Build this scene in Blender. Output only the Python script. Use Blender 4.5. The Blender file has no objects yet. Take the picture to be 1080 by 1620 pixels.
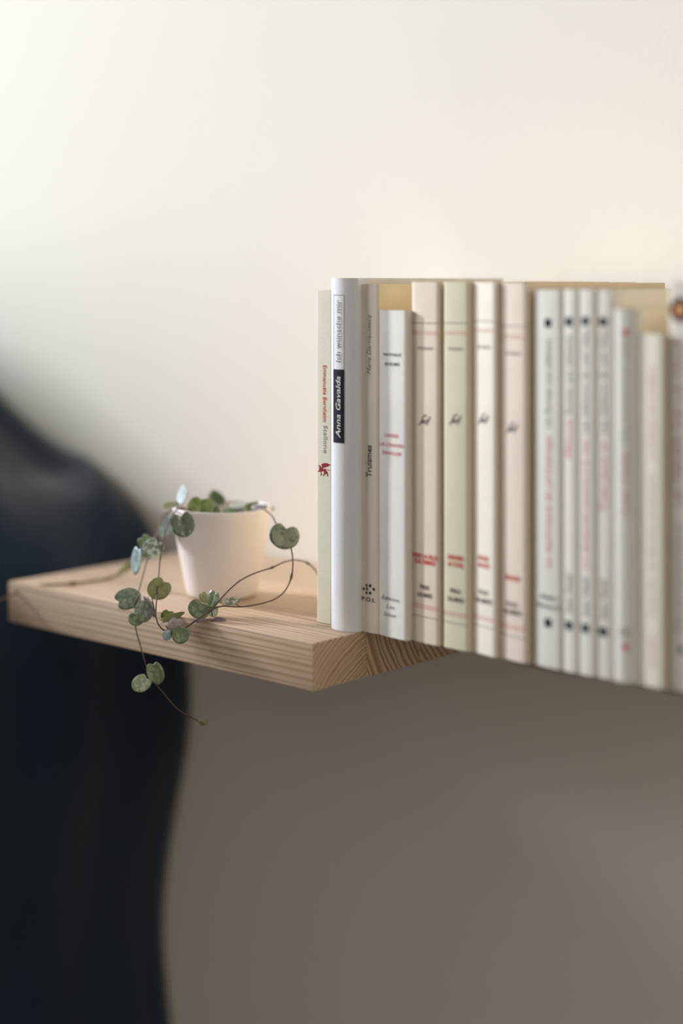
import bpy, bmesh, math, random
from mathutils import Vector, Matrix, noise
random.seed(4)
SC = bpy.context.scene
COL = SC.collection

# ------------------------------------------------------------------ camera
F = 2572.0            # focal length in pixels of the 1080x1620 frame
EYE = 0.205           # eye height above the shelf top
HOR = 447.0           # horizon row
Z0 = 0.62             # shelf top above the floor
ANG = math.radians(42.174)
FW = Vector((-math.sin(ANG), math.cos(ANG), 0)); RT = Vector((math.cos(ANG), math.sin(ANG), 0)); UP = Vector((0, 0, 1))
CAM = Vector((0.63192, -0.67349, Z0 + EYE))
cd = bpy.data.cameras.new('camera'); cam = bpy.data.objects.new('camera', cd); COL.objects.link(cam)
cam.location = CAM; cam.rotation_euler = (math.pi/2, 0, ANG)
cd.sensor_fit = 'VERTICAL'; cd.sensor_height = 36.0; cd.sensor_width = 24.0
cd.lens = F*36.0/1620.0; cd.shift_y = -(810-HOR)/1620.0
cd.clip_start = 0.02
cd.dof.use_dof = True; cd.dof.focus_distance = 0.976
cd.dof.aperture_fstop = 1.7
SC.camera = cam

# ------------------------------------------------------------------ world, lights, exposure
w = bpy.data.worlds.new('world'); SC.world = w; w.use_nodes = True
w.node_tree.nodes['Background'].inputs[0].default_value = (1.0, 0.97, 0.94, 1)
w.node_tree.nodes['Background'].inputs[1].default_value = 0.205
def area(name, loc, target, sx, sy, power, color):
    d = bpy.data.lights.new(name, 'AREA'); d.shape = 'RECTANGLE'; d.size = sx; d.size_y = sy
    d.energy = power; d.color = color
    o = bpy.data.objects.new(name, d); COL.objects.link(o); o.location = loc
    o.rotation_euler = (Vector(target)-Vector(loc)).to_track_quat('-Z', 'Y').to_euler()
    return o
def dirpos(az, el, dist):
    az, el = math.radians(az), math.radians(el)
    return Vector((-math.cos(az)*math.cos(el)*dist, -math.sin(az)*math.cos(el)*dist, Z0+math.sin(el)*dist))
area('window_light_near', dirpos(12.5, 22, 6.0), (0, 0.1, Z0+0.05), 0.30, 1.15, 500, (0.95, 0.97, 1.0))
area('window_light_wide', dirpos(33, 10.5, 6.0), (0, 0.1, Z0+0.1), 2.4, 2.1, 235, (0.99, 0.985, 0.98))
vs = SC.view_settings
vs.view_transform = 'Standard'; vs.look = 'None'; vs.gamma = 1; vs.use_curve_mapping = False; vs.exposure = -0.06

# ------------------------------------------------------------------ helpers
def lin(r, g, b): return tuple(((c/255)/12.92 if c/255 <= .04045 else ((c/255+.055)/1.055)**2.4) for c in (r, g, b))+(1,)
def mat(name, rgb, rough=0.6, spec=0.3, var=0.0, scale=30, bump=0.0, bscale=400, two=None, stretch=None, sheen=0, trans=0):
    m = bpy.data.materials.new(name); m.use_nodes = True; nt = m.node_tree; N = nt.nodes; L = nt.links
    b = N['Principled BSDF']; b.inputs['Roughness'].default_value = rough
    b.inputs['Specular IOR Level'].default_value = spec
    if sheen: b.inputs['Sheen Weight'].default_value = sheen
    c = lin(*rgb); b.inputs['Base Color'].default_value = c
    tc = N.new('ShaderNodeTexCoord'); mp = N.new('ShaderNodeMapping'); L.new(tc.outputs['Object'], mp.inputs[0])
    if stretch: mp.inputs['Scale'].default_value = stretch
    if var or two:
        n = N.new('ShaderNodeTexNoise'); n.inputs['Scale'].default_value = scale; n.inputs['Detail'].default_value = 4
        L.new(mp.outputs[0], n.inputs[0])
        r = N.new('ShaderNodeValToRGB'); L.new(n.outputs[0], r.inputs[0])
        c2 = lin(*two) if two else tuple(x*(1-var) for x in c[:3])+(1,)
        r.color_ramp.elements[0].position = .38; r.color_ramp.elements[1].position = .62
        r.color_ramp.elements[0].color = c2; r.color_ramp.elements[1].color = c
        L.new(r.outputs[0], b.inputs['Base Color'])
    if bump:
        n2 = N.new('ShaderNodeTexNoise'); n2.inputs['Scale'].default_value = bscale; n2.inputs['Detail'].default_value = 3
        L.new(mp.outputs[0], n2.inputs[0])
        bp = N.new('ShaderNodeBump'); bp.inputs['Strength'].default_value = bump; bp.inputs['Distance'].default_value = .001
        L.new(n2.outputs[0], bp.inputs['Height']); L.new(bp.outputs[0], b.inputs['Normal'])
    if trans:
        b.inputs['Transmission Weight'].default_value = 0
        t = N.new('ShaderNodeBsdfTranslucent'); t.inputs[0].default_value = tuple(min(1, x*1.6) for x in c[:3])+(1,)
        mx = N.new('ShaderNodeMixShader'); mx.inputs[0].default_value = trans
        L.new(b.outputs[0], mx.inputs[1]); L.new(t.outputs[0], mx.inputs[2])
        L.new(mx.outputs[0], N['Material Output'].inputs[0])
    return m
def mesh_obj(name, verts, faces, m, parent=None, loc=(0, 0, 0), sharp=None, smooth=True):
    me = bpy.data.meshes.new(name); me.from_pydata([tuple(v) for v in verts], [], faces); me.update()
    bm = bmesh.new(); bm.from_mesh(me); bmesh.ops.recalc_face_normals(bm, faces=bm.faces); bm.to_mesh(me); bm.free()
    for mm in (m if isinstance(m, list) else [m]): me.materials.append(mm)
    if smooth:
        for p in me.polygons: p.use_smooth = True
        if sharp: me.set_sharp_from_angle(angle=math.radians(sharp))
    o = bpy.data.objects.new(name, me); COL.objects.link(o); o.location = loc
    if parent: o.parent = parent
    return o
def empty(name, loc, label, cat, group=None):
    o = bpy.data.objects.new(name, None); COL.objects.link(o); o.location = loc; o.empty_display_size = .02
    o['label'] = label; o['category'] = cat
    if group: o['group'] = group
    return o
def bevel_box(name, x0, x1, y0, y1, z0, z1, m, parent=None, loc=(0, 0, 0), bev=.001):
    bm = bmesh.new(); bmesh.ops.create_cube(bm, size=1)
    for v in bm.verts:
        v.co = Vector(((x0+x1)/2+v.co.x*(x1-x0), (y0+y1)/2+v.co.y*(y1-y0), (z0+z1)/2+v.co.z*(z1-z0)))
    if bev: bmesh.ops.bevel(bm, geom=bm.edges[:], offset=bev, segments=2, profile=.6, affect='EDGES')
    me = bpy.data.meshes.new(name); bm.to_mesh(me); bm.free(); me.materials.append(m)
    for p in me.polygons: p.use_smooth = True
    me.set_sharp_from_angle(angle=math.radians(50))
    o = bpy.data.objects.new(name, me); COL.objects.link(o); o.location = loc
    if parent: o.parent = parent
    return o
def at(px, py, Z):    # a point seen at this pixel of the photograph, at this distance
    return CAM + FW*Z + RT*((px-540)/F*Z) - UP*((py-HOR)/F*Z)
def x_on(px, y):      # x of the point of the plane y = const under this pixel column
    t = (px-540)/F; d = FW + RT*t
    k = (y-CAM.y)/d.y
    return CAM.x + d.x*k, k      # k is the distance along the view axis

# ------------------------------------------------------------------ setting
m_wall = mat('wall_paint', (240, 237, 231), rough=.75, spec=.2, bump=.10, bscale=260)
WY = 0.193
def struct(name, *a, **k):
    o = bevel_box(name, *a, **k); o['kind'] = 'structure'; return o
struct('wall_back', -3.2, 3.2, WY, WY+.12, 0, 2.6, m_wall, bev=0)
m_floor = mat('floor_wood', (120, 92, 66), rough=.45, var=.4, scale=12, stretch=(.3, 3, 1))
struct('floor', -3.2, 3.2, -3.5, WY+.12, -.05, 0, m_floor, bev=0)
struct('bounce_wall_right', 1.9, 2.0, -3.5, WY, 0, 2.6, mat('bounce_wall_paint', (212, 203, 190), rough=.8), bev=0)  # unseen wall added to bounce warm light onto the book covers
m_trim = mat('trim_paint', (232, 228, 220), rough=.5)
struct('baseboard_back', -3.2, 3.2, WY-.014, WY, 0, .09, m_trim, bev=.002)

# ------------------------------------------------------------------ shelf
def wood(name, period, dist, dark, light, fine=1.0):
    m = bpy.data.materials.new(name); m.use_nodes = True; N = m.node_tree.nodes; L = m.node_tree.links
    b = N['Principled BSDF']; b.inputs['Roughness'].default_value = .55; b.inputs['Specular IOR Level'].default_value = .3
    tc = N.new('ShaderNodeTexCoord')
    mp = N.new('ShaderNodeMapping'); mp.inputs['Scale'].default_value = (.02, 1, 1); L.new(tc.outputs['Object'], mp.inputs[0])
    nz = N.new('ShaderNodeTexNoise'); nz.inputs['Scale'].default_value = 45; nz.inputs['Detail'].default_value = 2
    L.new(mp.outputs[0], nz.inputs[0])
    sub = N.new('ShaderNodeVectorMath'); sub.operation = 'SUBTRACT'; sub.inputs[1].default_value = (.5, .5, .5); L.new(nz.outputs[1], sub.inputs[0])
    sc = N.new('ShaderNodeVectorMath'); sc.operation = 'SCALE'; sc.inputs['Scale'].default_value = dist; L.new(sub.outputs[0], sc.inputs[0])
    ad = N.new('ShaderNodeVectorMath'); ad.operation = 'ADD'; L.new(mp.outputs[0], ad.inputs[0]); L.new(sc.outputs[0], ad.inputs[1])
    mu = N.new('ShaderNodeVectorMath'); mu.operation = 'MULTIPLY'; mu.inputs[1].default_value = (0, 1, 1); L.new(ad.outputs[0], mu.inputs[0])
    ln = N.new('ShaderNodeVectorMath'); ln.operation = 'LENGTH'; L.new(mu.outputs[0], ln.inputs[0])
    # slowly varying year-ring width
    n1 = N.new('ShaderNodeTexNoise'); n1.noise_dimensions = '1D'; n1.inputs['Scale'].default_value = .35/period; L.new(ln.outputs['Value'], n1.inputs['W'])
    md = N.new('ShaderNodeMath'); md.operation = 'DIVIDE'; md.inputs[1].default_value = period; L.new(ln.outputs['Value'], md.inputs[0])
    m2 = N.new('ShaderNodeMath'); m2.operation = 'MULTIPLY_ADD'; m2.inputs[1].default_value = 1.6; L.new(n1.outputs[0], m2.inputs[0]); L.new(md.outputs[0], m2.inputs[2])
    fr = N.new('ShaderNodeMath'); fr.operation = 'FRACT'; L.new(m2.outputs[0], fr.inputs[0])
    rp = N.new('ShaderNodeValToRGB'); L.new(fr.outputs[0], rp.inputs[0])
    e = rp.color_ramp.elements; e[0].position = 0; e[0].color = (0, 0, 0, 1); e[1].position = 1; e[1].color = (0, 0, 0, 1)
    a = e.new(.45); a.color = (.15, .15, .15, 1); a = e.new(.78); a.color = (1, 1, 1, 1); a = e.new(.9); a.color = (.85, .85, .85, 1)
    # fine pores along the grain
    mp2 = N.new('ShaderNodeMapping'); mp2.inputs['Scale'].default_value = (.035, 1, 1); L.new(tc.outputs['Object'], mp2.inputs[0])
    n2 = N.new('ShaderNodeTexNoise'); n2.inputs['Scale'].default_value = 900*fine; n2.inputs['Detail'].default_value = 3; L.new(mp2.outputs[0], n2.inputs[0])
    n3 = N.new('ShaderNodeTexNoise'); n3.inputs['Scale'].default_value = 14; L.new(mp.outputs[0], n3.inputs[0])
    mm = N.new('ShaderNodeMath'); mm.operation = 'MULTIPLY_ADD'; mm.inputs[1].default_value = .9; mm.inputs[2].default_value = -.28; L.new(n2.outputs[0], mm.inputs[0])
    s = N.new('ShaderNodeMath'); s.operation = 'ADD'; s.use_clamp = True; L.new(rp.outputs[0], s.inputs[0]); L.new(mm.outputs[0], s.inputs[1])
    mx = N.new('ShaderNodeMix'); mx.data_type = 'RGBA'; L.new(s.outputs[0], mx.inputs[0])
    mx.inputs[6].default_value = lin(*light); mx.inputs[7].default_value = lin(*dark)
    hs = N.new('ShaderNodeHueSaturation'); L.new(mx.outputs[2], hs.inputs['Color'])
    mv = N.new('ShaderNodeMath'); mv.operation = 'MULTIPLY_ADD'; mv.inputs[1].default_value = .35; mv.inputs[2].default_value = .82; L.new(n3.outputs[0], mv.inputs[0]); L.new(mv.outputs[0], hs.inputs['Value'])
    # end grain is darker and more contrasty than the long grain
    sx = N.new('ShaderNodeSeparateXYZ'); L.new(tc.outputs['Normal'], sx.inputs[0])
    ab = N.new('ShaderNodeMath'); ab.operation = 'ABSOLUTE'; L.new(sx.outputs[0], ab.inputs[0])
    cf = N.new('ShaderNodeMath'); cf.operation = 'MULTIPLY_ADD'; cf.inputs[1].default_value = .7; cf.inputs[2].default_value = .7; L.new(ab.outputs[0], cf.inputs[0])
    s2 = N.new('ShaderNodeMath'); s2.operation = 'MULTIPLY'; L.new(s.outputs[0], s2.inputs[0]); L.new(cf.outputs[0], s2.inputs[1]); L.new(s2.outputs[0], mx.inputs[0])
    dk = N.new('ShaderNodeMath'); dk.operation = 'MULTIPLY_ADD'; dk.inputs[1].default_value = -.10; dk.inputs[2].default_value = 1.0; L.new(ab.outputs[0], dk.inputs[0])
    vv = N.new('ShaderNodeMath'); vv.operation = 'MULTIPLY'; L.new(mv.outputs[0], vv.inputs[0]); L.new(dk.outputs[0], vv.inputs[1]); L.new(vv.outputs[0], hs.inputs['Value'])
    L.new(hs.outputs[0], b.inputs['Base Color'])
    bp = N.new('ShaderNodeBump'); bp.inputs['Strength'].default_value = .15; bp.inputs['Distance'].default_value = .0004; bp.invert = True
    L.new(s.outputs[0], bp.inputs['Height']); L.new(bp.outputs[0], b.inputs['Normal'])
    return m
W_front = wood('ash_stave_front', .0022, .0045, (176, 146, 118), (224, 200, 176))
W_back = wood('ash_stave_back', .0042, .004, (160, 130, 102), (218, 194, 168))
SX0, SX1, TH = -.2868, 0.0, .0275
shelf = empty('wooden_shelf', (0, 0, Z0), 'thick pale ash wood floating shelf carrying the plant pot and first books', 'shelf')
ys = [0, .0465, .095, .144, WY]
cen = [(.075, -.085), (.205, .055), (.19, .05), (.02, -.16)]
for i in range(4):
    cy, cz = cen[i]
    bevel_box('stave', SX0, SX1, ys[i]-cy+(.00005 if i else 0), ys[i+1]-cy, -TH-cz, -cz, W_front if i in (0,) else W_back,
              shelf, (0, cy, cz), bev=.0007 if i == 0 else .00025)

# steel ledge hidden under the books right of the board
m_steel = mat('painted_steel', (214, 208, 198), rough=.45)
ledge = empty('book_ledge', (.14, WY, Z0), 'thin off-white steel ledge hidden under the books right of the wooden shelf', 'ledge')
bevel_box('ledge_plate', -.1385, .14, -.115, -.001, -.0025, -.0001, m_steel, ledge, bev=.0003)
bevel_box('wall_flange', -.1385, .14, -.003, 0, -.045, -.0025, m_steel, ledge, bev=.0003)

# ------------------------------------------------------------------ books
m_paper = mat('page_paper', (226, 208, 172), rough=.9, var=.12, scale=900, stretch=(1, .02, .02))
INK = {}
def ink(name, rgb):
    if name not in INK: INK[name] = mat('ink_'+name, rgb, rough=.7, spec=.1)
    return INK[name]
ink('red', (202, 82, 78)); ink('dull_red', (150, 44, 52)); ink('black', (44, 40, 44)); ink('grey', (132, 128, 122)); ink('pale_grey', (170, 165, 156))
ink('white', (222, 222, 220)); ink('navy', (34, 36, 48)); ink('pink', (206, 120, 128)); ink('pale_pink', (214, 158, 150)); ink('mid', (96, 92, 92))
ink('brown', (74, 44, 40)); ink('orange', (206, 150, 104)); ink('pale_red', (216, 166, 146)); ink('mauve', (150, 112, 116))

class Book:
    def __init__(s, label, pxL, yL, pxR, yR, top, color, bulge=.0006, depth=.14, hard=False, cat='book', lean=0, aged=.05, group='books standing in the row', cover_two=None, blk_in=.004):
        s.xL, kL = x_on(pxL, yL); s.xR, kR = x_on(pxR, yR); s.yL, s.yR = yL, yR
        s.k = (kL+kR)/2; s.bulge = bulge
        s.h = EYE - (top-HOR)/F*s.k
        s.o = Vector(((s.xL+s.xR)/2, (yL+yR)/2, Z0+.0002))
        s.e = empty('hardback_book' if hard else 'paperback_book', s.o, label, cat, group)
        s.e.rotation_euler = (math.radians(lean), 0, 0)
        t = .0024 if hard else .00035
        s.t = t
        m = mat('cover', color, rough=.55 if not hard else .5, spec=.3, var=aged, scale=60, bump=.12, bscale=900)
        s.cm = m
        W = s.xR-s.xL
        n = 14
        outer = []
        yb = depth
        outer.append((s.xL-s.o.x, yb))
        if hard: outer += [(s.xL-s.o.x, .011), (s.xL-s.o.x+.0014, .0075), (s.xL-s.o.x+.0002, .0035)]
        for i in range(n+1):
            p = s.pt(i/n, 0); outer.append((p.x, p.y))
        if hard: outer += [(s.xR-s.o.x-.0002, .0035), (s.xR-s.o.x-.0014, .0075), (s.xR-s.o.x, .011)]
        outer.append((s.xR-s.o.x, yb))
        # inner path: offset along the normal
        inner = []
        for i, p in enumerate(outer):
            a = Vector(outer[max(0, i-1)]); b = Vector(outer[min(len(outer)-1, i+1)])
            d = (b-a).normalized(); nn = Vector((-d.y, d.x)); inner.append((p[0]+nn.x*t, p[1]+nn.y*t))
        verts, faces = [], []
        k = len(outer)
        zs = [0, .0006, s.h-.0006, s.h] if hard else [0, s.h]
        for path, sgn in ((outer, 1), (inner, 1)):
            for z in zs:
                for (x, y) in path: verts.append((x, y, z))
        nz = len(zs)
        for j in range(nz-1):
            for i in range(k-1):
                a = j*k+i; faces.append((a, a+1, a+k+1, a+k))
                c = (nz+j)*k+i; faces.append((c, c+k, c+k+1, c+1))
        for i in range(k-1):
            faces.append((i, nz*k+i, nz*k+i+1, i+1))
            a = (nz-1)*k+i; c = (2*nz-1)*k+i; faces.append((a, a+1, c+1, c))
        for j in range(nz-1):
            a = j*k; c = (nz+j)*k; faces.append((a, a+k, c+k, c))
            a = j*k+k-1; c = (nz+j)*k+k-1; faces.append((a, c, c+k, a+k))
        side = cover_two or ((226, 222, 214) if hard else (232, 214, 180) if sum(color) < 655 else (228, 216, 200) if color[0]-color[2] > 9 else (228, 222, 212))
        ms = mat('cover_side', side, rough=.6, spec=.25, var=.06, scale=40)
        co = mesh_obj('cover', verts, faces, [m, ms], s.e, sharp=35)
        yc = .012 if hard else max(yL, yR)-s.o.y+.0006
        for p in co.data.polygons:
            if p.center.y > yc and abs(p.normal.x) > .8: p.material_index = 1
        ins = .0035 if hard else .0003
        pb = .004 if hard else t*1.2+bulge*.2
        # page block, parallelogram front following the spine
        px0, px1 = s.xL-s.o.x+t*1.05, s.xR-s.o.x-t*1.05
        y0, y1 = yL-s.o.y+pb, yR-s.o.y+pb
        zt = s.h-ins
        zb = ins if hard else .0001
        V = [(px0, y0, zb), (px1, y1, zb), (px1, depth-.001-(.002 if hard else 0), zb), (px0, depth-.001-(.002 if hard else 0), zb)]
        V += [(a, b, zt) for a, b, c in V]
        mesh_obj('page_block', V, [(0, 1, 2, 3), (4, 5, 6, 7), (0, 1, 5, 4), (1, 2, 6, 5), (2, 3, 7, 6), (3, 0, 4, 7)], m_paper, s.e, smooth=False)
    def pt(s, u, z, off=0):
        # point on the spine surface (local), u across 0..1
        x = s.xL+(s.xR-s.xL)*u - s.o.x; y = s.yL+(s.yR-s.yL)*u - s.o.y
        q = 2*u-1
        c = s.bulge*(1-abs(q)**2.2)
        edge = .0007 * max(0, (abs(q)-.93)/.07)**2
        return Vector((x, y-c+edge-off, z))
    def z(s, py, u=.5): return EYE-(py-HOR)/F*(x_on(540, 0)[1]*0+s.kk(u))-.0002
    def kk(s, u):
        p = Vector((s.xL+(s.xR-s.xL)*u, s.yL+(s.yR-s.yL)*u, 0)); return (p-Vector((CAM.x, CAM.y, 0))).dot(FW)
    def poly(s, name, uvs, faces, m, off=.00012):
        # uvs: (u, z) pairs
        return mesh_obj(name, [s.pt(u, z, off) for u, z in uvs], faces, m, s.e, smooth=False)
    def rect(s, name, u0, u1, z0, z1, m, off=.00012, n=8):
        uv = [(u0+(u1-u0)*i/n, z) for z in (z0, z1) for i in range(n+1)]
        return s.poly(name, uv, [(i, i+1, n+2+i, n+1+i) for i in range(n)], m, off)
    def disc(s, name, u, z, r, m, off=.00012, sides=14, inner=0, star=False):
        W = s.xR-s.xL; v = []; f = []
        for i in range(sides):
            a = 2*math.pi*i/sides+math.pi/2; rr = r*(.42 if star and i % 2 else 1)
            v.append((u+rr*math.cos(a)/W, z+rr*math.sin(a)))
        if inner:
            for i in range(sides):
                a = 2*math.pi*i/sides+math.pi/2; v.append((u+inner*math.cos(a)/W, z+inner*math.sin(a)))
            f = [(i, (i+1) % sides, sides+(i+1) % sides, sides+i) for i in range(sides)]
        else:
            v.append((u, z)); f = [(i, (i+1) % sides, sides) for i in range(sides)]
        return s.poly(name, v, f, m, off)
    def text(s, txt, mode, p0, p1, u, hgt, m, shear=0, bold=0, off=.00022, name='title'):
        """mode 'up' / 'down': vertical lettering between pixel rows p0 (top) and p1 (bottom); 'h': horizontal, p0 = row, p1 = width in u"""
        cu = bpy.data.curves.new('t', 'FONT'); cu.body = txt; cu.size = 1; cu.shear = shear; cu.offset = bold; cu.resolution_u = 2
        cu.align_x = 'CENTER'
        tmp = bpy.data.objects.new('t', cu); COL.objects.link(tmp)
        dg = bpy.context.evaluated_depsgraph_get(); me = bpy.data.meshes.new_from_object(tmp.evaluated_get(dg))
        bpy.data.objects.remove(tmp); bpy.data.curves.remove(cu)
        if not len(me.vertices): return
        xs = [v.co.x for v in me.vertices]; x0, x1 = min(xs), max(xs)
        cap = .70
        W = s.xR-s.xL
        if mode == 'h':
            zc = s.z(p0, u); wid = p1; sx = wid/(x1-x0)
            for v in me.vertices:
                uu = u+(v.co.x-(x0+x1)/2)*sx; zz = zc+(v.co.y-.35)/cap*hgt
                v.co = s.pt(uu, zz, off)
        else:
            za, zb = s.z(p0, u), s.z(p1, u); sx = (za-zb)/(x1-x0)
            for v in me.vertices:
                a = (v.co.x-x0)*sx; c = (v.co.y-.33)/cap*hgt
                if mode == 'up': uu, zz = u-c/W, zb+a
                else: uu, zz = u+c/W, za-a
                v.co = s.pt(uu, zz, off)
        me.name = name; me.materials.clear(); me.materials.append(m)
        o = bpy.data.objects.new(name, me); COL.objects.link(o); o.parent = s.e
        return o

G = 'books standing in the row'
# 1 -- slim greenish-white paperback, griffin emblem
b = Book('slim greenish-white paperback with red griffin emblem, leftmost in the row', 500.5, .0445, 524.5, .0440, 460, (222, 218, 200), bulge=.0002)
b.text('Emmanuèle Bernheim', 'down', 578, 667, .56, .0030, ink('red', 0), bold=.012, name='author_lettering')
b.text('Stallone', 'down', 673, 717, .60, .0032, ink('grey', 0), name='title_lettering')
gx = lambda X: (X-200)/(780-200)*.95+.03
gz = lambda Y: b.z(725+Y/27, .5)
def gp(name, pts, m):
    # triangulate a small outline
    bm = bmesh.new(); vs_ = [bm.verts.new((x, y, 0)) for x, y in pts]; f = bm.faces.new(vs_)
    bmesh.ops.triangulate(bm, faces=[f]); bm.verts.ensure_lookup_table(); bm.verts.index_update()
    fc = [tuple(v.index for v in f.verts) for f in bm.faces]; uv = [(gx(v.co.x), gz(v.co.y)) for v in bm.verts]; bm.free()
    return uv, fc
shapes = [
 [(270,330),(300,300),(335,320),(352,370),(350,420),(400,400),(440,420),(470,470),(470,545),(400,570),(340,580),(300,570),(290,500),(305,430),(300,370)],
 [(390,270),(440,225),(520,200),(620,190),(700,225),(770,255),(700,275),(665,320),(600,345),(540,380),(480,390),(450,440),(410,400),(405,340)],
 [(470,480),(520,435),(565,450),(590,520),(640,600),(650,690),(655,745),(600,755),(620,710),(610,640),(560,580),(520,680),(490,745),(435,755),(470,700),(500,640),(480,560)],
 [(300,560),(350,580),(300,595),(220,598),(225,580)],
 [(350,570),(380,570),(400,640),(395,740),(335,755),(370,690),(365,630)],
 [(585,450),(640,455),(690,480),(750,480),(750,500),(690,500),(640,475),(585,470)]]
V, Fc = [], []
for sh in shapes:
    uv, fc = gp('g', sh, None); k = len(V); V += uv; Fc += [tuple(i+k for i in f) for f in fc]
b.poly('griffin_emblem', V, Fc, ink('dull_red', 0))

# 2 -- white hardback
b = Book('white hardback with rounded spine and white lettering in a black box', 523, .0380, 565, .0380, 440.5, (221, 223, 227), bulge=.0038, hard=True, depth=.143, aged=.02, lean=0)
fr = .00025
u0, u1 = .23, .67
zt, zb_, zk = b.z(466.5), b.z(584), b.z(700)
W = b.xR-b.xL
uv, fc = [], []
def frame_bar(u0, u1, z0, z1):
    k = len(uv); n = 8
    for z in (z0, z1):
        for i in range(n+1): uv.append((u0+(u1-u0)*i/n, z))
    fc.extend([(k+i, k+i+1, k+n+2+i, k+n+1+i) for i in range(n)])
frame_bar(u0, u1, zt-fr, zt); frame_bar(u0, u0+fr/W, zb_, zt); frame_bar(u1-fr/W, u1, zb_, zt)
b.poly('title_frame', uv, fc, ink('mid', 0))
b.rect('author_box', u0, u1, zk, zb_, ink('navy', 0), n=14, off=.00025)
b.text('Ich wünsche mir', 'up', 475, 572, .46, .0036, ink('mid', 0), name='title_lettering', off=.0005)
b.text('Anna Gavalda', 'up', 595, 692, .46, .0038, ink('white', 0), shear=.25, bold=.008, name='author_lettering', off=.0005)

# 3 -- beige ribbed paperback
b = Book('narrow pinkish-beige paperback with seven-dot emblem near the foot of its spine', 569, .0425, 598, .0425, 450, (234, 224, 212), bulge=.0002, cover_two=(232, 214, 180))
b.text('Marie Darrieussecq', 'up', 498, 592, .52, .0030, ink('grey', 0), shear=.3, name='author_lettering')
b.text('Truismes', 'up', 704, 755, .52, .0040, ink('mid', 0), bold=.02, name='title_lettering')
for dx, dy in ((.36, 926), (.55, 926.5), (.20, 931), (.38, 931.5), (.74, 932), (.36, 937.5), (.55, 938)):
    b.disc('emblem_dot', dx+.03, b.z(dy, dx), .00095, ink('mid' if dx < .5 else 'black', 0))
b.text('P.O.L', 'h', 948, .72, .50, .0024, ink('black', 0), bold=.015, name='publisher_lettering')

# 4
b = Book('shorter white linen-textured paperback with three red title lines', 598.5, .0428, 643.5, .0398, 491.5, (230, 228, 224), bulge=.0003)
b.text('NATHALIE', 'h', 561, .62, .50, .0018, ink('mid', 0), bold=.01, name='author_lettering')
b.text('RHEIMS', 'h', 576, .50, .50, .0018, ink('mid', 0), bold=.01, name='author_lettering')
for t, y, w_ in (('LAISSER', 689, .50), ('LES CENDRES', 704, .86), ("S'ENVOLER", 717, .68)):
    b.text(t, 'h', y, w_, .48, .0020, ink('pink', 0), bold=.01, name='title_lettering')
for t, y, w_ in (('Éditions', 947, .62), ('Léo', 960, .28), ('Scheer', 972.5, .46)):
    b.text(t, 'h', y, w_, .44, .0022, ink('mid', 0), shear=.35, name='publisher_lettering')

def nrf(b, title, black, ys, author, ay, ny, wid=.6):
    l1, l2, l3, l4 = ys
    for py, c in ((l1, 'grey'), (l2, 'pale_red'), (l2+3.5, 'pale_red'), (l3-2, 'pink'), (l3+2, 'pink'), (l4, 'grey')):
        b.rect('printed_rule', .05, .97, b.z(py)-.00022, b.z(py)+.00022, ink(c, 0))
    b.text(author, 'h', ay, .55, .52, .0017, ink('mid', 0), name='author_lettering')
    uv, fc = [], []
    S = b.kk(.5)/F; Wd = b.xR-b.xL; zc = b.z(ny); hw = .00034
    for st in ([(-11, 8), (-9, 7), (-6.5, 3), (-4, -3), (-1, -7.5), (2, -8.5), (3.5, -6.5)], [(-5.5, 5), (-3.5, 0), (-2, -.5), (-2, 2), (-3, 5)],
               [(-.5, 5), (1, 0), (2.8, -.8)], [(2.5, 7), (5, 2), (7, -4), (9, -6), (10, -4.5)], [(3.5, 0), (8, 0)]):
        for (x0, y0), (x1, y1) in zip(st, st[1:]):
            d = Vector((x1-x0, y1-y0)).normalized(); nx, ny_ = -d.y*hw, d.x*hw; k = len(uv)
            for X, Y, q in ((x0, y0, 1), (x1, y1, 1), (x1, y1, -1), (x0, y0, -1)):
                uv.append((.5+(X*S*1.25+nx*q)/Wd, zc-Y*S-ny_*q))
            fc.append((k, k+1, k+2, k+3))
    b.poly('emblem_lettering', uv, fc, ink('mid', 0), off=.0002)
    for t, y, w_ in title: b.text(t, 'h', y, w_, .5, .0025, ink('red', 0), bold=.03, name='title_lettering')
    for t, y, w_ in black: b.text(t, 'h', y, w_, .5, .0026, ink('black', 0), bold=.012, name='publisher_lettering')
b = Book('cream paperback with two wide bold red title lines, next to the green one', 650.5, .0440, 694.5, .0418, 446.8, (232, 217, 200), bulge=.0003)
nrf(b, (('VERS LA VILLE', 880, .88), ('SUR OMBRES', 889, .72)), (('PRIX', 929, .34), ('GALLIMARD', 941, .52)), (511, 525, 960, 976), 'MODIANO', 551, 665)
b = Book('pale yellow-green paperback with red and black print, only green spine', 700.5, .0430, 742, .0420, 446.5, (222, 217, 192), bulge=.0005)
nrf(b, (('DERNIER', 882, .60), ('ACTUEL', 893, .62)), (('PRIX', 935, .40), ('GALLIMARD', 948, .62)), (511, 525, 972, 986), 'MODIANO', 552, 664)
b = Book('bright white-cream paperback standing directly right of the green one', 747, .0448, 784, .0405, 447, (240, 234, 220), bulge=.0004)
nrf(b, (('POUR', 883, .45), ('ALICE', 894, .50)), (('FOLIO', 937, .40), ('GALLIMARD', 950, .70)), (508, 521, 978, 991), 'DURAS', 549, 663)
b = Book('pinkish-cream paperback with one red title line, left of the dotted white books', 789.5, .0438, 833, .0405, 448, (232, 218, 204), bulge=.0006)
nrf(b, (('RIVAGES', 914, .55),), (('FOLIO', 956, .40), ('GALLIMARD', 968, .65)), (516, 531, 992, 1006), 'DURAS', 559, 677)

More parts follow.
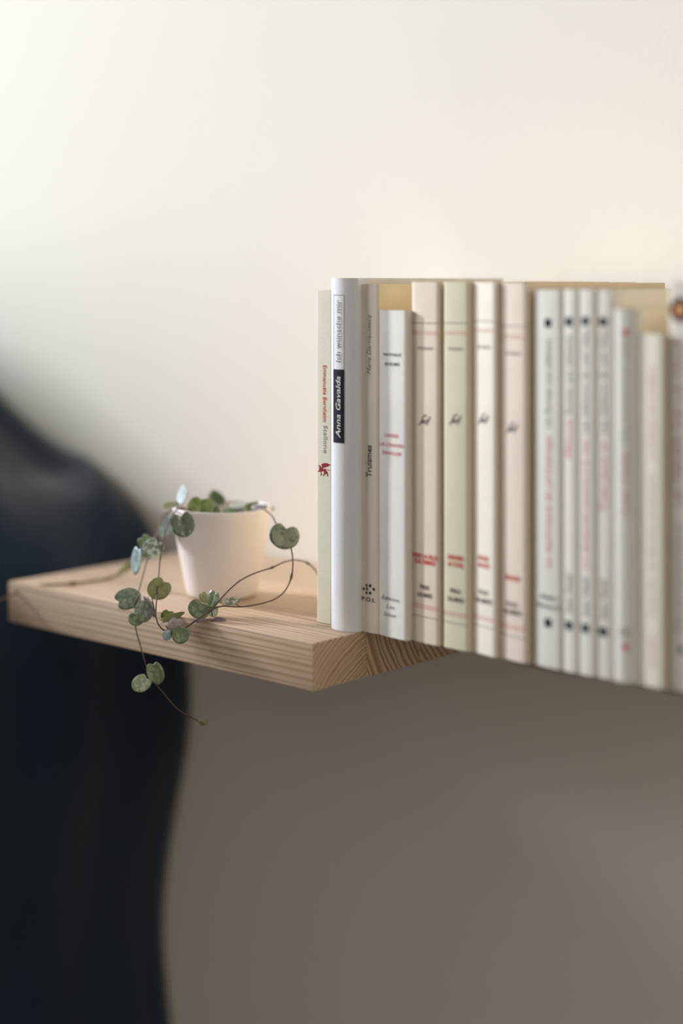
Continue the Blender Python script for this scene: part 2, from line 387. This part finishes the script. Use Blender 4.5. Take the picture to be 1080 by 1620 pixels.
def minuit(label, pxL, yL, pxR, yR, top, d1, grey, red, auth, d2, txt, u=.47, horiz=None, color=(224, 222, 216), hgt=.0036, bulge=.0007, g='mid', r='red'):
    b = Book(label, pxL, yL, pxR, yR, top, color, bulge=bulge, depth=.135)
    W = b.xR-b.xL; a = .0023
    for i, y in enumerate((d1, d2)):
        b.rect('black_square', u-a/W, u+a/W, b.z(y, u)-a, b.z(y, u)+a, ink('navy', 0), n=2)
    if grey: b.text(txt[0], 'up', grey[0], grey[1], u, hgt, ink(g, 0), name='series_lettering')
    if red: b.text(txt[1], 'up', red[0], red[1], u, hgt, ink(r, 0), shear=.2, name='title_lettering')
    if auth: b.text(txt[2], 'up', auth[0], auth[1], u, hgt, ink('mid', 0), name='author_lettering')
    if horiz:
        for t, y, w_ in horiz: b.text(t, 'h', y, w_, .52, .0026, ink('mid', 0), bold=.01, name='author_lettering')
    return b
minuit('widest of the white paperbacks with black squares, long pink slanted title', 844, .0432, 889, .0408, 459, 511, (536, 675), (690, 898), None, 985,
       ('Un Roman aux éditions', 'La technique du printemps', ''), u=.53, horiz=(('Alain', 944, .58), ('Bonnard', 958, .78)), r='pink', g='grey', hgt=.0042)
minuit('thinnest white paperback with black squares and a short red title', 890.2, .0418, 913.3, .0405, 458.5, 509, (530, 655), (662, 725), (908, 970), 989, ('Roman aux éditions', 'Minuit', 'Jean Noël'), u=.44)
minuit('white paperback with black squares and the long red title in block letters', 914, .0415, 941, .0402, 458.5, 508, (522, 685), (692, 900), (913, 975), 993.5, ('Les éditions du soir bleu', 'Un dimanche encore à la mer', 'Jean Noël'), u=.46)
minuit('rightmost of the white paperbacks with black squares, mid-length red title', 941.8, .0415, 970.5, .0408, 460, 509, (522, 685), (697, 808), (917, 980), 999, ('Les éditions du soir bleu', 'Trois jours ici', 'Jean Noël'), u=.46)
# 13 red-star book
b = Book('rounded white paperback with a small red star at each end of spine', 971.5, .0405, 1010, .0425, 490, (228, 228, 222), bulge=.0016, depth=.125)
for y in (526, 1023): b.disc('red_star', .53, b.z(y, .53), .0028, ink('red', 0), sides=10, star=True)
b.text('Une histoire à soi seule', 'up', 536, 700, .50, .0034, ink('pale_grey', 0), name='author_lettering')
b.text('Les rives', 'up', 715, 810, .50, .0034, ink('pink', 0), name='title_lettering')
b.text('LE', 'h', 995, .3, .5, .0018, ink('grey', 0), name='publisher_lettering'); b.text('SEUIL', 'h', 1001, .5, .5, .0018, ink('grey', 0), name='publisher_lettering')
# 14
b = Book('shortest cream-white paperback, second from the right end of the row', 1011, .0428, 1049, .0415, 529, (230, 226, 212), bulge=.0004, depth=.115)
b.text('Le chemin des écoliers', 'up', 578, 728, .52, .0034, ink('pale_pink', 0), name='title_lettering')
b.text('Une vie de famille ordinaire', 'up', 748, 975, .52, .0030, ink('pale_grey', 0), name='author_lettering')
b.text('poche', 'up', 1005, 1055, .52, .0030, ink('pale_pink', 0), name='publisher_lettering')
# 15
b = Book('grey-white paperback with a round brown and orange emblem, at the right end', 1057.5, .0448, 1107, .0440, 446, (214, 208, 200), bulge=.0004)
b.disc('emblem_ring', .37, b.z(490, .37), .0062, ink('brown', 0), sides=24, inner=.0030)
b.disc('emblem_centre', .37, b.z(490, .37), .0032, ink('orange', 0), sides=20)
b.text('LE TEMPS DE LA VILLE', 'up', 535, 800, .34, .0048, ink('mauve', 0), name='title_lettering')
b.text('Pierre Lemarchand', 'up', 830, 1000, .34, .0036, ink('grey', 0), name='author_lettering')
b.disc('black_dot', .42, b.z(1028, .42), .0020, ink('mid', 0))

# ------------------------------------------------------------------ potted plant
potc = Vector((-.1412, .0634, Z0))
plant = empty('potted_plant', potc, 'trailing heart-leaved plant in a small white pot on the wooden shelf', 'plant')
m_pot = mat('pot_ceramic', (236, 227, 226), rough=.38, spec=.4)
prof = [(0, .0004), (.0205, .0004), (.0222, .0012), (.0232, .0035), (.0246, .010), (.0266, .020), (.0287, .031), (.0303, .042), (.0315, .052), (.0322, .0565), (.0322, .0578), (.0316, .0585),
        (.0306, .0583), (.0302, .057), (.0297, .050), (.029, .046), (0, .046)]
def lathe(name, prof, m, parent, n=64, loc=(0, 0, 0)):
    v, f = [], []
    for r, z in prof:
        for i in range(n):
            a = 2*math.pi*i/n; v.append((r*math.cos(a), r*math.sin(a), z))
    for j in range(len(prof)-1):
        for i in range(n):
            f.append((j*n+i, j*n+(i+1) % n, (j+1)*n+(i+1) % n, (j+1)*n+i))
    o = mesh_obj(name, v, f, m, parent, loc)
    bm = bmesh.new(); bm.from_mesh(o.data); bmesh.ops.remove_doubles(bm, verts=bm.verts, dist=1e-6); bmesh.ops.recalc_face_normals(bm, faces=bm.faces); bm.to_mesh(o.data); bm.free()
    return o
lathe('pot', prof, m_pot, plant)
m_soil = mat('soil', (52, 40, 32), rough=1, var=.5, scale=500, bump=1, bscale=600)
soil = lathe('soil', [(0, .0462), (.0289, .0462), (.0292, .0500), (.020, .0515), (.010, .0522), (0, .0518)], m_soil, plant, n=40)
for v in soil.data.vertices:
    if v.co.z > .05: v.co.z += .0012*noise.noise(v.co*350)

m_stem = mat('stem', (112, 90, 82), rough=.5, var=.3, scale=200)
m_stem_d = mat('stem_old', (120, 96, 72), rough=.6, var=.3, scale=200)
def tube(name, pts, r, m, parent, org, sub=6, sides=7, taper=1.0, knots=()):
    P = []
    n = len(pts)
    for i in range(n-1):
        p0 = pts[max(0, i-1)]; p1 = pts[i]; p2 = pts[i+1]; p3 = pts[min(n-1, i+2)]
        for j in range(sub):
            t = j/sub
            P.append(.5*((2*p1)+(p2-p0)*t+(2*p0-5*p1+4*p2-p3)*t*t+(3*p1-p0-3*p2+p3)*t**3))
    P.append(pts[-1])
    v, f = [], []
    up = Vector((0, 0, 1)); nrm = None
    for i, p in enumerate(P):
        d = (P[min(len(P)-1, i+1)]-P[max(0, i-1)]).normalized()
        if nrm is None: nrm = d.cross(up if abs(d.z) < .9 else Vector((1, 0, 0))).normalized()
        nrm = (nrm-d*nrm.dot(d)).normalized(); bi = d.cross(nrm)
        rr = r*(1-(1-taper)*i/len(P))
        for kk in knots:
            dd = (p-kk).length
            if dd < .0024: rr *= 1+1.1*(1-dd/.0024)
        for k in range(sides):
            a = 2*math.pi*k/sides; v.append(p-org+(nrm*math.cos(a)+bi*math.sin(a))*rr)
    for i in range(len(P)-1):
        for k in range(sides):
            f.append((i*sides+k, i*sides+(k+1) % sides, (i+1)*sides+(k+1) % sides, (i+1)*sides+k))
    f.append(tuple(range(sides))); f.append(tuple((len(P)-1)*sides+k for k in range(sides)))
    return mesh_obj(name, v, f, m, parent)
def leafmat(name, base, spot, rough=.35, spec=.5, trans=.15, scale=350, thr=(.47, .56)):
    m = mat(name, base, rough=rough, spec=spec, two=spot, scale=scale, trans=trans, bump=.25, bscale=500)
    for n in m.node_tree.nodes:
        if n.type == 'VALTORGB': n.color_ramp.elements[0].position, n.color_ramp.elements[1].position = thr
    return m
LM = {
 'green': leafmat('leaf_green', (167, 183, 146), (125, 144, 115)),
 'bright': leafmat('leaf_bright', (156, 168, 116), (112, 130, 84), trans=.3),
 'dark': leafmat('leaf_dark', (118, 134, 116), (195, 209, 198), thr=(.36, .42)),
 'mottled': leafmat('leaf_mottled', (215, 233, 221), (108, 128, 108)),
 'silver': leafmat('leaf_silver_sky', (180, 196, 198), (140, 160, 158)),  # silver variegation, with sky reflection also put into the colour
 'pale': leafmat('leaf_pale_glare', (222, 222, 218), (196, 204, 196)),  # white glare on the rim leaves, put into their colour
 'olive': leafmat('leaf_olive', (161, 163, 126), (140, 142, 111), trans=.3),
 'grey': leafmat('leaf_grey', (181, 195, 179), (139, 156, 139)),
 'under': leafmat('leaf_underside', (211, 200, 202), (184, 171, 175), trans=.1),
 'purple': leafmat('leaf_purple', (149, 124, 126), (123, 103, 106), trans=.1)}
def leaf(px, py, Z, wpx, hpx, rot, kind, squash=1.0, axis='v', parent=plant, cup=.16, thick=.0007, flip=1, notch=.30):
    """heart leaf; wpx wide, hpx long before tilting, rotated by rot degrees in view, tilted about its own axis until 'squash' of its width (or length) shows"""
    c = at(px, py, Z); S = Z/F
    n = 28; ring = []
    for i in range(n):
        t = 2*math.pi*i/n
        # t = 0 at the tip (bottom), pi at the notch (top)
        r = 1 - notch*math.exp(-((t-math.pi)/.34)**2) + .07*math.cos(t)+.05*math.exp(-(t/.3)**2)+.05*math.exp(-((t-2*math.pi)/.3)**2)
        x = math.sin(t)*r*(1.0+.05*math.cos(2*t)); y = -math.cos(t)*r
        y += notch*.12
        ring.append((x*.5, y*.5))
    tilt = math.acos(max(.12, min(1, squash)))*flip
    ca, sa = math.cos(math.radians(rot)), math.sin(math.radians(rot))
    tc, ts = math.cos(tilt), math.sin(tilt)
    # a leaf faces the camera's side of the room, then is tilted
    ex, ey, ez = RT, UP, -FW
    v = []
    def P(x, y, side):
        X, Y = x*wpx*S*1.1, y*hpx*S*1.1
        rr = (x*x+y*y)*4
        Zl = (cup*rr*.5-.10*math.exp(-(x/.06)**2)*(1-abs(y)))*wpx*S*.5*1.0 + side*thick*.5*(1-.75*min(1, rr))
        if axis == 'v': X, Zl = X*tc+Zl*ts, -X*ts+Zl*tc
        else: Y, Zl = Y*tc+Zl*ts, -Y*ts+Zl*tc
        X, Y = X*ca-Y*sa, X*sa+Y*ca
        return c-potc+ex*X+ey*Y+ez*Zl
    f = []
    K = 4
    for side in (1, -1):
        base = len(v); v.append(P(0, 0, side))
        for k in range(1, K+1):
            for x, y in ring: v.append(P(x*k/K, y*k/K, side))
        for i in range(n): f.append((base, base+1+i, base+1+(i+1) % n))
        for k in range(K-1):
            for i in range(n):
                a = base+1+k*n; f.append((a+i, a+n+i, a+n+(i+1) % n, a+(i+1) % n))
    o1 = 1+(K-1)*n; o2 = 1+K*n+1+(K-1)*n
    for i in range(n): f.append((o1+i, o2+i, o2+(i+1) % n, o1+(i+1) % n))
    return mesh_obj('leaf', v, f, LM[kind], parent)
def stalk(a, b, parent, r=.00038, m=m_stem, sag=.0):
    mid = (a+b)/2+Vector((0, 0, sag)); return tube('leaf_stalk', [a, mid, b], r, m, parent, potc, sub=3, sides=6)

# vine down the left, over the front edge
def A(px, py, Z): return at(px, py, Z)
v1p = [A(300, 818, 1.072), A(286, 806, 1.066), A(270, 808, 1.058), A(256, 822, 1.050), A(247, 846, 1.044), A(240, 868, 1.038), A(231, 892, 1.033), A(222, 925, 1.025), A(214, 958, 1.015), A(214, 990, 1.008), A(223, 1025, 1.006), A(233, 1058, 1.005), A(242, 1076, 1.004), A(258, 1096, 1.003), A(278, 1119, 1.001), A(300, 1134, 1.0), A(318, 1142, .999)]
vine1 = tube('vine', v1p, .0005, m_stem, plant, potc, taper=.75, knots=(v1p[8], v1p[12]))
v2p = [A(318, 822, 1.060), A(300, 808, 1.045), A(284, 804, 1.035), A(273, 815, 1.030), A(262, 840, 1.024), A(254, 880, 1.018), A(250, 920, 1.006), A(247, 955, .994), A(247, 978, .990), A(255, 994, .986), A(270, 1000, .984), A(290, 995, .982), A(312, 980, .982), A(334, 965, .985), A(352, 944, .990), A(375, 922, .996), A(400, 908, 1.002), A(430, 898, 1.010), A(450, 889, 1.017), A(468, 886, 1.025), A(487, 891, 1.034), A(502, 907, 1.040), A(512, 930, 1.048)]
vine2 = tube('vine', v2p, .0005, m_stem, plant, potc, taper=.9, knots=(v2p[10], v2p[13], v2p[17], v2p[20]))
v3p = [A(392, 818, 1.060), A(405, 805, 1.046), A(417, 806, 1.036), A(430, 816, 1.028), A(437, 830, 1.022), A(446, 850, 1.014), A(458, 862, 1.010), A(463, 885, 1.010), A(461, 912, 1.008), A(451, 934, 1.004), A(434, 948, .998), A(408, 956, .992), A(380, 960, .988), A(352, 959, .986), A(334, 964, .986)]
vine3 = tube('vine', v3p, .0005, m_stem, plant, potc, taper=.9, knots=(v3p[8],))
def on_top(px, py, h=.0012):      # a point just above the shelf top under this pixel
    return at(px, py, F*(EYE-h)/(py-HOR))
v4p = [A(262, 812, 1.085), A(252, 830, 1.088), A(240, 858, 1.090), A(222, 882, 1.092), A(205, 899, 1.094)] + [on_top(188, 909), on_top(160, 917), on_top(115, 923), on_top(75, 925.5)] + [at(40, 929, 1.112), at(20, 941, 1.105), at(-4, 951, 1.10)]
vine4 = tube('vine', v4p, .00075, m_stem_d, plant, potc, knots=(v4p[7],))

D = [ # px, py, Z, w, h, rot, kind, squash, axis, vine, kwargs
 (342, 786, 1.085, 21, 28, 55, 'green', .9, 'v', plant),
 (318, 801, 1.045, 40, 31, -8, 'bright', 1, 'v', plant),
 (289, 783, 1.060, 30, 34, -22, 'silver', .5, 'v', plant),
 (268, 799, 1.040, 16, 27, 96, 'olive', .45, 'v', vine1),
 (289, 828, 1.020, 36, 38, 14, 'dark', 1, 'v', vine2),
 (262, 831, 1.055, 30, 34, -24, 'silver', .62, 'v', vine1),
 (232, 859, 1.034, 28, 30, 40, 'green', .9, 'v', vine1),
 (242, 867, 1.026, 34, 33, -35, 'mottled', .92, 'v', vine1),
 (217, 885, 1.026, 34, 42, -8, 'silver', .52, 'v', vine1),
 (197, 899, 1.090, 14, 30, -45, 'olive', .6, 'v', vine4),
 (201, 947, 1.010, 36, 39, 110, 'grey', .95, 'v', vine1),
 (228, 965, 1.002, 29, 35, -12, 'grey', .95, 'v', vine1),
 (215, 978, .998, 26, 21, 12, 'green', .95, 'v', vine1),
 (252, 930, 1.004, 36, 34, -38, 'olive', .95, 'v', vine2),
 (237, 957, 1.002, 26, 37, 25, 'under', .50, 'v', vine2),
 (265, 973, 1.000, 22, 18, -20, 'bright', .9, 'v', vine2),
 (271, 976, .985, 20, 38, 112, 'olive', .55, 'v', vine2),
 (277, 987, .988, 26, 22, -25, 'under', .85, 'v', vine2),
 (286, 1003, .979, 26, 27, -15, 'green', 1, 'v', vine2),
 (264, 1004, .980, 16, 15, 5, 'silver', .85, 'v', vine2),
 (315, 963, .990, 34, 27, -30, 'green', 1, 'v', vine2),
 (322, 945, .990, 14, 18, 32, 'olive', .85, 'v', vine2),
 (337, 947, .994, 22, 27, -20, 'green', .85, 'v', vine2),
 (335, 963, .996, 20, 22, 20, 'grey', .8, 'v', vine2),
 (323, 981, .984, 16, 31, 97, 'under', .5, 'v', vine2),
 (346, 981, .984, 12, 20, 86, 'purple', .55, 'v', vine2),
 (364, 951, 1.002, 16, 30, 100, 'mottled', .8, 'v', vine3),
 (450, 847, 1.010, 46, 38, -14, 'dark2', 1, 'v', vine3),
 (417, 802, 1.075, 20, 32, 82, 'pale', .55, 'v', plant),
 (377, 800, 1.060, 14, 30, 95, 'pale', .42, 'v', plant),
 (397, 797, 1.055, 12, 22, 105, 'green', .5, 'v', plant),
 (390, 806, 1.058, 18, 14, 0, 'green', .9, 'v', plant),
 (341, 806, 1.062, 14, 17, 10, 'green', .9, 'v', plant),
 (362, 809, 1.065, 14, 26, 90, 'green', .6, 'v', plant),
 (246, 1063, .998, 28, 34, 18, 'green', .95, 'v', vine1),
 (224, 1080, .997, 28, 29, -50, 'mottled2', .95, 'v', vine1),
 (318, 1143, .998, 8, 9, 30, 'olive', .9, 'v', vine1),
 (325, 1143, .998, 8, 9, -30, 'olive', .9, 'v', vine1)]
LM['dark2'] = leafmat('leaf_speckled', (149, 158, 138), (96, 101, 93), thr=(.40, .46), scale=260)
LM['mottled2'] = leafmat('leaf_pale_green', (212, 228, 196), (170, 187, 156))
for i, (px, py, Z, w_, h_, rot, kind, sq, ax, par) in enumerate(D):
    leaf(px, py, Z, w_, h_, rot, kind, sq, ax, par, notch=.50 if kind in ('dark2', 'dark') else .34, flip=1 if i % 2 else -1)
# short stalks joining leaves to their vines
for a, b, par in (((342, 797, 1.083), (345, 822, 1.075), plant), ((318, 812, 1.045), (322, 822, 1.055), plant), ((285, 796, 1.058), (290, 805, 1.05), plant),
                  ((278, 799, 1.045), (284, 806, 1.064), vine1), ((286, 812, 1.025), (278, 808, 1.032), vine2), ((266, 816, 1.055), (266, 809, 1.056), vine1),
                  ((238, 851, 1.038), (245, 850, 1.043), vine1), ((222, 868, 1.028), (240, 866, 1.038), vine1), ((213, 958, 1.008), (220, 943, 1.01), vine1),
                  ((218, 957, 1.006), (214, 960, 1.013), vine1), ((247, 944, 1.004), (249, 935, 1.003), vine2), ((246, 972, .995), (240, 945, .998), vine2),
                  ((262, 990, .985), (268, 1000, .984), vine2), ((272, 994, .982), (271, 1004, .981), vine2), ((327, 957, .991), (334, 965, .986), vine2),
                  ((334, 965, .985), (336, 976, .984), vine2), ((372, 955, .998), (380, 960, .989), vine3), ((236, 1075, 1.0), (242, 1076, 1.004), vine1),
                  ((404, 803, 1.068), (396, 815, 1.07), plant), ((380, 802, 1.06), (374, 820, 1.07), plant), ((397, 799, 1.055), (390, 818, 1.065), plant)):
    stalk(A(*a), A(*b), par)

# ------------------------------------------------------------------ bed with dark duvet
m_duvet = mat('duvet_cloth', (26, 44, 62), rough=.9, spec=.15, var=.18, scale=9, bump=.35, bscale=700, sheen=.25)
prof = [(-.318, -.60), (-.318, -.48), (-.322, -.38), (-.330, -.30), (-.328, -.22), (-.318, -.14), (-.318, -.08), (-.324, -.045), (-.338, -.008), (-.362, .022), (-.40, .041), (-.45, .053), (-.50, .073),
        (-.56, .101), (-.63, .134), (-.72, .165), (-.85, .20), (-1.05, .215), (-1.3, .215), (-1.7, .19)]
def interp(t):
    i = min(int(t), len(prof)-2); f_ = t-i
    p0, p1, p2, p3 = prof[max(0, i-1)], prof[i], prof[i+1], prof[min(len(prof)-1, i+2)]
    return [.5*(2*p1[k]+(p2[k]-p0[k])*f_+(2*p0[k]-5*p1[k]+4*p2[k]-p3[k])*f_**2+(3*p1[k]-p0[k]-3*p2[k]+p3[k])*f_**3) for k in (0, 1)]
NU, NV = 150, 120
v, f = [], []
for j in range(NV+1):
    y = (WY-.012) - 1.9*(j/NV)**1.35
    for i in range(NU+1):
        t = (len(prof)-1)*i/NU
        x, z = interp(t)
        p = Vector((x, y, z))
        top = max(0, min(1, (t-8)/3))
        # hanging pleats on the side, soft diagonal folds on top
        side = 1-top
        d = .008*noise.noise(Vector((y*7, z*2.2, 3)))*side + .005*noise.noise(Vector((y*19, z*3, 9)))*side
        d2 = (.020*noise.noise(Vector((x*5+y*9, y*2-x*3, 1))) + .022*(1-abs(math.sin(y*30+x*5+.6+1.6*noise.noise(Vector((x*3, y*3, 5))))))**1.6-.008)*top
        shade_mound = -.04*min(1, max(0, (-x-.60)/.3))*min(1, max(0, (y+.2)/.2))  # lifts the unseen outer duvet near the wall, shaped to shade the wall
        dx = -.02*math.sin(z*16+.6)*side*.4
        v.append((x+d+dx, y+(.008 if j == 0 else 0), Z0+z+d2-shade_mound))
    # end row
for j in range(NV):
    for i in range(NU):
        a = j*(NU+1)+i; f.append((a, a+1, a+NU+2, a+NU+1))
duvet = mesh_obj('duvet', v, f, m_duvet)
sm = duvet.modifiers.new('thickness', 'SOLIDIFY'); sm.thickness = .012; sm.offset = -1
duvet['label'] = 'dark navy duvet heaped and hanging over the bed side behind the shelf'; duvet['category'] = 'duvet'
bed = empty('bed', (-1.0, -.8, 0), 'low bed under the dark duvet at the left', 'bed')
m_mat = mat('mattress_cloth', (196, 192, 184), rough=.9)
m_bedw = mat('bed_frame_wood', (150, 118, 84), rough=.6)
bevel_box('mattress', -.68, .60, -.85, .96, .30, .53, m_mat, bed, bev=.03)
bevel_box('bed_frame', -.68, .60, -.87, .965, .12, .30, m_bedw, bed, bev=.005)
for sx in (-.62, .54):
    for sy in (-.8, .9): bevel_box('leg', sx-.03, sx+.03, sy-.03, sy+.03, 0, .125, m_bedw, bed, bev=.004)
